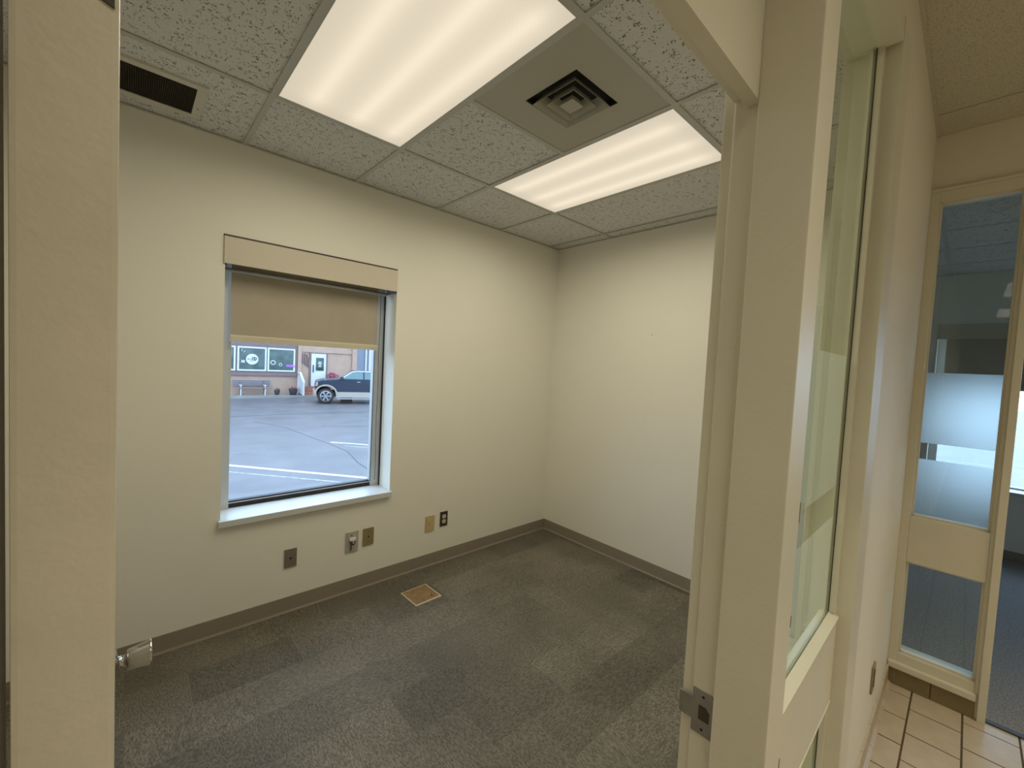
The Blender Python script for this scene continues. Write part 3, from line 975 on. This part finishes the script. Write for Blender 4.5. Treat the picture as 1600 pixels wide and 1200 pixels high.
box(FX - .018, FX, YC - .042, YC - .014, 0, 2.565).build('doorpost_casing', 'trim', w3, bevel=.003)
for z0, z1 in ((0.905, 2.512), (0.172, 0.665)):
    for y0, y1 in ((YA - .010, YA), (YC, YC + .010)):
        box(XR + .010, GLX, y0, y1, z0, z1).build('glazing_bead', 'trim', w3)
    for za, zb in ((z0, z0 + .012), (z1 - .010, z1)):
        box(XR + .004, GLX, YC + .010, YA - .010, za, zb).build('glazing_bead', 'trim', w3)
    box(GLX, GLX + .006, YC + .002, YA - .002, z0 + .002, z1 - .002).build('glass_pane', 'sideglass', w3)
for z0, z1 in ((1.290, 1.655), (0.917, 1.205)):
    sheet((GLX + .0064, YC + .002, z0), (GLX + .0064, YA - .002, z0), (GLX + .0064, YA - .002, z1), (GLX + .0064, YC + .002, z1)).build('frosted_film', 'film', w3)
# tile base under it
for k, (a, b) in enumerate(((0.168, 0.190), (0.034, 0.165), (-0.118, 0.031))):
    box(FX - .004, FX + .02, a, b, 0, 0.092).build('base_tile', 'tbase', w3, bevel=.002)
box(FX + .002, XR + .1, YC, 0.198, 0, 0.118).build('kick_base', 'grout', w3)
t2 = empty('trim_2', (XR, -0.6, 0), kind='structure')
box(FX, XR + .1, -1.10, -1.04, 0, 2.565).build('doorpost', 'trim', t2, bevel=.003)
box(FX, XR + .1, -1.04, YC - .042, 2.04, 2.10).build('door_head', 'trim', t2, bevel=.003)
box(XR + .03, XR + .06, -1.04, YC - .042, 2.10, 2.565).build('transom_panel', 'trim', t2)
box(XR - .002, XR + .03, -1.04, YC - .042, -0.002, 0.006).build('threshold', 'dark', t2)

# hall outlet on the front wall, and the far office window with its blind
p = empty('hall_wall_plate', (2.36, 0.20, 0.27), 'brown wall plate low on the hall wall beside the tile base', 'wall plate')
box(2.36 - .036, 2.36 + .036, 0.193, 0.1998, 0.27, 0.385).build('plate', 'khaki', p, bevel=.002)
for s in (-1, 1):
    box(2.36 - .014, 2.36 + .014, 0.191, 0.193, 0.3275 + s * .02 - .012, 0.3275 + s * .02 + .012).build('socket', 'brownplate', p)

w4 = empty('window_4', (XO + .2, (OY0 + OY1) / 2, 0.63), kind='structure')
xg = XO + 0.21
for y0, y1 in ((OY0, OY0 + fw), (OY1 - fw, OY1)):
    box(xg - .03, xg + .03, y0, y1, 0.63, 2.22).build('window_frame', 'alu', w4)
box(xg - .03, xg + .03, OY0 + fw, OY1 - fw, 0.63, 0.66).build('window_frame', 'alu', w4)
box(xg - .03, xg + .03, OY0 + fw, OY1 - fw, 2.16, 2.22).build('window_frame', 'alu', w4)
box(xg, xg + .006, OY0 + fw, OY1 - fw, 0.66, 2.16).build('glass_pane', 'glass', w4)
box(XO - .03, xg - .03, OY0, OY1, 0.615, 0.645).build('window_sill', 'sill', w4)
w5 = empty('added_window', (XO + .2, (QY0 + QY1) / 2, 0.63), kind='structure')  # window added out of view to let more daylight into the far office
for y0, y1 in ((QY0, QY0 + fw), (QY1 - fw, QY1)):
    box(xg - .03, xg + .03, y0, y1, 0.63, 2.22).build('window_frame', 'alu', w5)
for za, zb in ((0.63, 0.66), (2.16, 2.22)):
    box(xg - .03, xg + .03, QY0 + fw, QY1 - fw, za, zb).build('window_frame', 'alu', w5)
box(xg, xg + .006, QY0 + fw, QY1 - fw, 0.66, 2.16).build('glass_pane', 'glass', w5)
rb2 = empty('roller_blind', (XO, (OY0 + OY1) / 2, 2.06), 'roller blind in the far office, seen through the clear top of the hall sidelight', 'blind', 'roller blinds')
box(XO - .012, XO, OY0 - .004, OY1 + .004, 2.065, 2.215).build('valance', 'valance', rb2, bevel=.002)
MB().cyl((XO + .10, OY0 + .01, 2.13), (XO + .10, OY1 - .01, 2.13), .028, 16).build('roller_tube', 'fabric', rb2)
fb2 = box(XO + .127, XO + .129, OY0 + .06, OY1 - .06, 1.60, 2.13).build('shade_fabric', 'fabric', rb2)
box(XO + .122, XO + .134, OY0 + .06, OY1 - .06, 1.58, 1.61).build('hem_bar', 'hem', fb2)

# ================================================================== OUTSIDE
ZG = -0.90
gd = box(-60, 70, 3.02, 80, ZG - 0.3, ZG).build('ground', 'asphalt', kind='structure')
g2 = box(XO + .28, 80, -60, 3.02, ZG - 0.3, ZG).build('ground_side', 'asphalt', kind='structure')
def ribbon(pts, wd, name, material, z=ZG + 0.003, parent=gd):
    q = MB()
    for i in range(len(pts) - 1):
        a = Vector((*pts[i], 0)); b = Vector((*pts[i + 1], 0))
        n = (b - a).normalized().cross(Vector((0, 0, 1))) * wd / 2
        vs = [a - n, b - n, b + n, a + n]
        lo_ = [(v.x, v.y, ZG - .002) for v in vs]; hi_ = [(v.x, v.y, z) for v in vs]
        q.add(lo_ + hi_, [(0, 3, 2, 1), (4, 5, 6, 7), (0, 1, 5, 4), (1, 2, 6, 5), (2, 3, 7, 6), (3, 0, 4, 7)])
    return q.build(name, material, parent)
ribbon([(0.2, 12.41), (3.662, 8.256), (4.2, 7.61)], 0.11, 'parking_line', 'line')
ribbon([(0.9, 10.95), (1.6, 10.03), (2.6, 8.85), (3.1, 8.25)], 0.05, 'worn_parking_line', 'line2')
ribbon([(4.303, 12.287), (5.053, 11.473), (6.2, 10.23)], 0.10, 'parking_line', 'line')
ribbon([(4.45, 11.6), (5.2, 10.75)], 0.05, 'worn_parking_line', 'line2')
ribbon([(3.3, 17.2), (3.9, 15.3), (4.05, 13.6), (4.2, 12.0), (4.25, 10.9), (4.0, 9.6), (3.95, 8.9)], 0.035, 'pavement_crack', 'crack')
ribbon([(2.0, 18.5), (5.2, 18.9), (9.5, 18.2)], 0.10, 'pavement_crack', 'crack')
ribbon([(5.0, 15.2), (7.6, 14.2)], 0.06, 'pavement_crack', 'crack')
sw = box(-30, 40, 26.0, 27.3, ZG - .1, ZG + 0.10).build('pavement', 'walk', kind='structure')
box(-30, 40, 25.85, 26.0, ZG - .1, ZG + 0.11).build('kerb', 'walk', kind='structure')

# shop building across the lot
bY = 27.3
bd = empty('shop_building', (4.0, 29.0, ZG), 'peach and plum single storey shop across the parking lot with white framed windows', 'building')
wl = MB()
wl.box(-14, 7.45, bY, 34, ZG, 4.2).box(7.45, 10.85, bY, 34, ZG, 4.2)
wl.build('wall', 'peach', bd)
box(-14, 7.44, bY - .05, bY, 1.90, 2.75).build('timber_band', 'plum', bd)
box(-14, 7.44, bY - .04, bY, 0.43, 1.90).build('timber_band', 'plum', bd)
box(-14, 7.44, bY - .09, bY, 0.25, 0.43).build('sill_band', 'plum', bd)
box(7.46, 7.66, bY - .10, bY, ZG + .1, 2.6).build('corner_post', 'peach', bd)
box(7.66, 10.8, bY - .06, bY, 1.74, 1.95).build('lintel_band', 'peach', bd)
box(10.72, 11.02, bY - .12, bY + .3, ZG + .1, 4.2).build('corner_post', 'peach', bd)
def shopwin(x0, x1, z0, z1, name='window'):
    f = MB(); e = .085; y0, y1 = bY - .10, bY - .04
    f.box(x0, x1, y0, y1, z0, z0 + e).box(x0, x1, y0, y1, z1 - e, z1).box(x0, x0 + e, y0, y1, z0 + e, z1 - e).box(x1 - e, x1, y0, y1, z0 + e, z1 - e)
    o = f.build(name, 'owhite', bd)
    box(x0 + e, x1 - e, y0 + .02, y1, z0 + e, z1 - e).build('pane', 'oglass', o)
    return o
shopwin(2.85, 4.30, 0.51, 1.87)
o2 = shopwin(4.38, 5.80, 0.51, 1.87)
o3 = shopwin(5.85, 7.30, 0.51, 1.87)
shopwin(1.32, 2.77, 0.51, 1.87)
yy = bY - .085
MB().cyl((5.09, yy, 1.17), (5.09, yy - .01, 1.17), 0.30, 32).build('round_sign', 'owhite', o2)
mk = MB()
def ring(q, x, z, r, t, n=14):
    for k in range(n):
        a = 2 * math.pi * k / n; b = 2 * math.pi * (k + 1) / n
        q.cyl((x + r * math.cos(a), yy - .014, z + r * math.sin(a)), (x + r * math.cos(b), yy - .014, z + r * math.sin(b)), t, 6)
ring(mk, 5.15, 1.22, .065, .018); ring(mk, 5.25, 1.21, .06, .018)
mk.box(4.87, 4.92, yy - .018, yy - .012, 1.15, 1.21)
for k in range(3):
    mk.box(4.96 + .05 * k, 4.985 + .05 * k, yy - .018, yy - .012, 1.15, 1.19)
for k in range(5):
    mk.box(5.00 + .06 * k, 5.035 + .06 * k, yy - .018, yy - .012, 1.05 + .01 * k, 1.09 + .01 * k)
mk.build('sign_print', 'pot', o2, kind='stuff')
st = MB()
st.tube([(4.62, yy, 1.72), (4.56, yy, 1.64), (4.62, yy, 1.58)], .014, 6).tube([(4.74, yy, 1.64), (4.68, yy, 1.52)], .014, 6)
st.box(4.56, 4.74, yy - .01, yy, 0.97, 1.02).box(4.58, 4.74, yy - .01, yy, 1.04, 1.10)
st.build('window_sticker', 'owhite', o2, kind='stuff')
rg = MB(); ring(rg, 6.13, 1.02, .12, .028, 8); rg.build('hexagon_sticker', 'owhite', o3)
rg = MB(); ring(rg, 6.52, 0.92, .075, .02, 12); rg.build('ring_sticker', 'owhite', o3)
pu = MB()
for k in range(4):
    ring(pu, 6.90 + k * .115, 0.86, .05, .022, 8)
pu.build('neon_sign', 'purple', o3)
# door
ds = box(8.12, 9.18, bY - .06, bY, -0.36, 1.74).build('door_surround', 'plum', bd)
dl = box(8.22, 9.08, bY - .10, bY - .06, -0.34, 1.66).build('door', 'owhite', bd)
box(8.48, 8.95, bY - .112, bY - .10, 0.62, 1.42).build('pane', 'oglass', dl)
sg = MB()
for k, (a, b) in enumerate(((8.62, 8.80), (8.66, 8.78), (8.60, 8.82), (8.62, 8.80))):
    sg.box(a, b, bY - .118, bY - .112, 0.86 + k * .09, 0.91 + k * .09)
sg.build('door_sign', 'owhite', dl)
box(8.30, 8.36, bY - .15, bY - .10, 0.52, 0.98).build('door_handle', 'pot', dl)
# hanging ornaments left of the door
for k, (x, zt, zb) in enumerate(((7.74, 1.62, 1.02), (7.87, 1.66, 0.92), (7.99, 1.60, 0.84), (8.09, 1.40, 0.76))):
    MB().prism([(x - .032, zt), (x + .032, zt - .04), (x + .026, zb + .06), (x, zb), (x - .026, zb + .05)], 'y', bY - .075, bY - .001).build('hanging_ornament', 'plum', bd)
# steps and railing
stp = empty('brick_steps', (8.4, 26.7, ZG + .1), 'red brick steps up to the white shop door', 'steps')
for k in range(3):
    box(7.56, 9.30, 26.25 + k * .33, bY - .11 if k == 2 else 26.25 + (k + 1) * .33, ZG + .1, ZG + .1 + .15 * (k + 1)).build('step', 'brickred', stp)
rl = empty('step_railing', (7.48, 26.7, ZG + .1), 'white slatted railing beside the brick steps', 'railing')
for y in (27.12, 26.07):
    zt = 0.46 if y > 27 else -0.05
    box(7.44, 7.53, y - .045, y + .045, ZG + .1, zt).build('post', 'owhite', rl)
MB().prism([(27.17, 0.42), (27.17, 0.52), (26.75, 0.52), (26.02, 0.0), (26.02, -.10), (26.72, 0.42)], 'x', 7.43, 7.54).build('handrail', 'owhite', rl)
for k in range(9):
    y = 26.16 + k * .105
    zt = 0.43 if y > 26.73 else -0.09 + (y - 26.02) * .73
    box(7.47, 7.50, y, y + .085, ZG + .16, zt).build('baluster', 'owhite', rl)
# bench
bn = empty('bench', (5.1, 26.95, ZG + .1), 'weathered slatted bench under the shop windows', 'bench')
for k in range(3):
    box(4.16, 5.98, 27.05, 27.08, -0.30 + k * .105, -0.21 + k * .105).build('back_slat', 'bench', bn)
for k in range(3):
    box(4.18, 6.02, 26.66 + k * .12, 26.76 + k * .12, -0.44, -0.40).build('seat_slat', 'bench', bn)
for x in (4.49, 5.66):
    box(x - .022, x + .022, 26.68, 26.73, ZG + .1, -0.44).build('leg', 'owhite', bn)
    box(x - .022, x + .022, 27.0, 27.05, ZG + .1, 0.0).build('leg', 'bench', bn)
    box(x - .022, x + .022, 26.68, 27.05, -.46, -.44).build('seat_rail', 'bench', bn)
    box(x - .04, x + .04, 26.64, 27.0, -.30, -.25).build('armrest', 'owhite', bn)
    box(x - .022, x + .022, 26.68, 26.73, -.40, -.30).build('armrest_post', 'owhite', bn)
# planters
def planter(x, y, r, h, label, leaf, n, sp_):
    p = empty('planter', (x, y, ZG + .1), label, 'planter', 'planters by the shop')
    z = ZG + .1
    MB().lathe((x, y, z), (0, 0, 1), [(0, r * .7), (h * .5, r * .9), (h * .92, r), (h, r * 1.05), (h, r * .9), (h * .9, r * .86)], 16).build('pot', 'pot', p)
    q = MB()
    for k in range(n):
        a = rnd.uniform(0, 6.28); d_ = rnd.uniform(.2, 1) * sp_
        q.cyl((x + .3 * d_ * math.cos(a), y + .3 * d_ * math.sin(a), z + h * .85), (x + d_ * math.cos(a), y + d_ * math.sin(a), z + h + rnd.uniform(.03, .16)), .018, 5, .006)
    q.build('plant', leaf, p, kind='stuff')
    return p
planter(6.27, 26.75, .15, .26, 'dark square planter with dry stems between the bench and the railing', 'leaf', 30, .18)
planter(7.08, 26.6, .24, .36, 'wide dark pot with drooping flowers against the white railing', 'pink', 26, .26)
# flower tub right of the door
ft = empty('flower_tub', (9.55, 26.9, ZG + .1), 'white tub of pink flowers behind the pickup hood', 'flower tub')
MB().lathe((9.55, 26.9, ZG + .1), (0, 0, 1), [(0, .22), (.9, .26), (1.0, .34), (1.0, .28)], 16).build('tub', 'owhite', ft)
q = MB()
for k in range(60):
    a = rnd.uniform(0, 6.28); d_ = rnd.uniform(0, .42)
    x, y, z = 9.4 + d_ * math.cos(a), 26.9 + .5 * d_ * math.sin(a), .22 + rnd.uniform(0, .34) * (1 - d_)
    q.lathe((x, y, z - .05), (0, 0, 1), [(0, .01), (.03, .05), (.07, .05), (.1, .01)], 6)
q.build('flowers', 'pink', ft, kind='stuff')
# grey building to the right and beyond
gb = empty('grey_building', (16, 33, ZG), 'blue grey sided building with white corner trim right of the shop', 'building')
box(11.2, 26, 30, 38, ZG, 6).build('wall', 'siding', gb)
box(12.75, 12.87, 29.93, 30, ZG, 6).build('white_trim', 'owhite', gb)
box(13.02, 13.5, 29.93, 30, ZG, 6).build('white_trim', 'owhite', gb)

# ------------------------------------------------------------------ pickup truck
tk = empty('pickup_truck', (9.7, 23.2, ZG), 'dark navy pickup truck with tan lower panels parked before the shop', 'truck')
TY0, TY1 = 22.3, 24.2
body = [(6.98, -.30), (6.98, .02), (7.03, .24), (7.30, .31), (8.02, .37), (8.10, .40), (10.95, .40), (12.75, .38), (12.78, -.30), (11.95, -.30), (11.86, -.12), (11.68, .0), (11.46, .04), (11.24, .0), (11.06, -.12), (10.97, -.30),
        (7.97, -.30), (7.88, -.10), (7.70, .02), (7.48, .06), (7.26, .02), (7.08, -.10), (7.02, -.30)]
MB().prism(body, 'y', TY0, TY1).build('body', 'navy', tk, bevel=.03)
low = [(7.99, -.28), (10.95, -.28), (10.93, -.57), (7.95, -.57)]
MB().prism(low, 'y', TY0 - .01, TY1 + .01).build('lower_panel', 'tan', tk, bevel=.015)
MB().prism([(6.90, -.50), (7.04, -.50), (7.04, -.20), (6.90, -.24)], 'y', TY0 + .02, TY1 - .02).build('bumper', 'tan', tk, bevel=.02)
box(8.0, 10.9, TY0 - .10, TY0 + .04, -.66, -.60).build('running_board', 'rim', tk, bevel=.01)
cab = [(8.12, .38), (8.72, .80), (8.95, .84), (10.60, .84), (10.86, .40)]
def inset(y):
    return y
q = MB()
n = len(cab)
def cabpts(y, d_):
    return [(x, y + (d_ * max(0, (z - .38) / .46)), z) for x, z in cab]
vs = cabpts(TY0 + .03, .16) + cabpts(TY1 - .03, -.16)
fs = [tuple(range(n)), tuple(reversed(range(n, 2 * n)))] + [((i + 1) % n, i, i + n, (i + 1) % n + n) for i in range(n)]
q.add(vs, fs).build('cab', 'navy', tk, bevel=.02)
def cabquad(pts, name, material, t=.012):
    f = MB()
    P = [(x, TY0 + .03 + .16 * max(0, (z - .38) / .46) - t, z) for x, z in pts]
    Q = [(x, y + t, z) for x, y, z in P]
    n = len(P)
    f.add(P + Q, [tuple(range(n)), tuple(reversed(range(n, 2 * n)))] + [((i + 1) % n, i, i + n, (i + 1) % n + n) for i in range(n)])
    return f.build(name, material, tk)
cabquad([(8.24, .41), (8.74, .77), (9.28, .79), (9.28, .41)], 'front_side_window', 'carglass')
cabquad([(9.36, .41), (9.36, .79), (10.50, .79), (10.68, .41)], 'rear_side_window', 'carglass')
cabquad([(8.14, .40), (8.72, .80), (8.95, .845), (10.6, .845), (10.6, .805), (8.96, .80), (8.75, .765), (8.22, .40)], 'pale_roof_strip', 'owhite', .02)  # pale strip along the roofline and front pillar
MB().prism([(8.14, .41), (8.70, .795), (8.73, .785), (8.18, .40)], 'y', TY0 + .30, TY1 - .30).build('windscreen', 'carglass', tk)
box(8.14, 8.30, TY0 - .14, TY0 + .02, .36, .52).build('wing_mirror', 'navy', tk, bevel=.02)
MB().prism([(6.985, .02), (7.03, .22), (7.10, .22), (7.08, .02)], 'y', TY0 - .006, TY0 + .25).build('headlight', 'amber', tk)
box(8.98, 9.14, TY0 - .02, TY0 + .01, .24, .28).build('door_handle', 'rim', tk)
def arch(cx, nm):
    q = MB(); pts_o = []; pts_i = []
    for k in range(13):
        a = math.pi * k / 12
        pts_o.append((cx + .56 * math.cos(a), -.42 + .52 * math.sin(a)))
        pts_i.append((cx + .48 * math.cos(a), -.42 + .46 * math.sin(a)))
    for k in range(12):
        q.prism([pts_o[k], pts_o[k + 1], pts_i[k + 1], pts_i[k]], 'y', TY0 - .04, TY0 + .05)
    q.build(nm, 'tan', tk)
arch(7.48, 'wheel_arch'); arch(11.46, 'wheel_arch')
for cx in (7.48, 11.46):
    for y0, s in ((TY0 + .0, 1), (TY1 - .0, -1)):
        q = MB(); q.lathe((cx, y0, -.505), (0, s, 0), [(0, .26), (0, .36), (.03, .392), (.22, .392), (.25, .36), (.25, .2)], 28)
        wv = q.build('wheel', 'tyre', tk)
        q = MB(); q.lathe((cx, y0 - s * .004, -.505), (0, s, 0), [(0, .05), (-.01, .07), (-.01, .09)], 16)
        for k in range(6):
            a = k * math.pi / 3
            q.prism([(cx + .05 * math.cos(a - .6), -.505 + .05 * math.sin(a - .6)), (cx + .25 * math.cos(a - .16), -.505 + .25 * math.sin(a - .16)), (cx + .25 * math.cos(a + .16), -.505 + .25 * math.sin(a + .16)), (cx + .05 * math.cos(a + .6), -.505 + .05 * math.sin(a + .6))], 'y', y0 - s * .012, y0 + s * .02)
        ring_ = []
        q.lathe((cx, y0 - s * .008, -.505), (0, s, 0), [(0, .245), (0, .275), (.02, .275), (.02, .245), (0, .245)], 24, cap=False)
        q.build('rim', 'rim', wv)
box(7.2, 12.5, TY0 + .3, TY1 - .3, -.55, -.28).build('chassis', 'tyre', tk)
box(8.25, 8.80, TY0 + .35, TY0 + .8, -.86, -.55).build('fuel_tank', 'tyre', tk)
lt = MB()
x = 8.42
for k in range(10):
    wd_ = .07 + .03 * ((k * 7) % 3)
    lt.box(x, x + wd_, TY0 - .003, TY0 + .01, .02, .10 + .03 * ((k * 5) % 2))
    x += wd_ + .03
lt.build('door_lettering', 'black', tk)

pv = Vector((7.48, 22.3, 0))
rt = Matrix.Rotation(math.radians(-16), 4, 'Z')
tk.location = pv + rt @ (Vector((9.7, 23.2, 0)) - pv) + Vector((0, 0, ZG))
tk.rotation_euler.z = math.radians(-16)
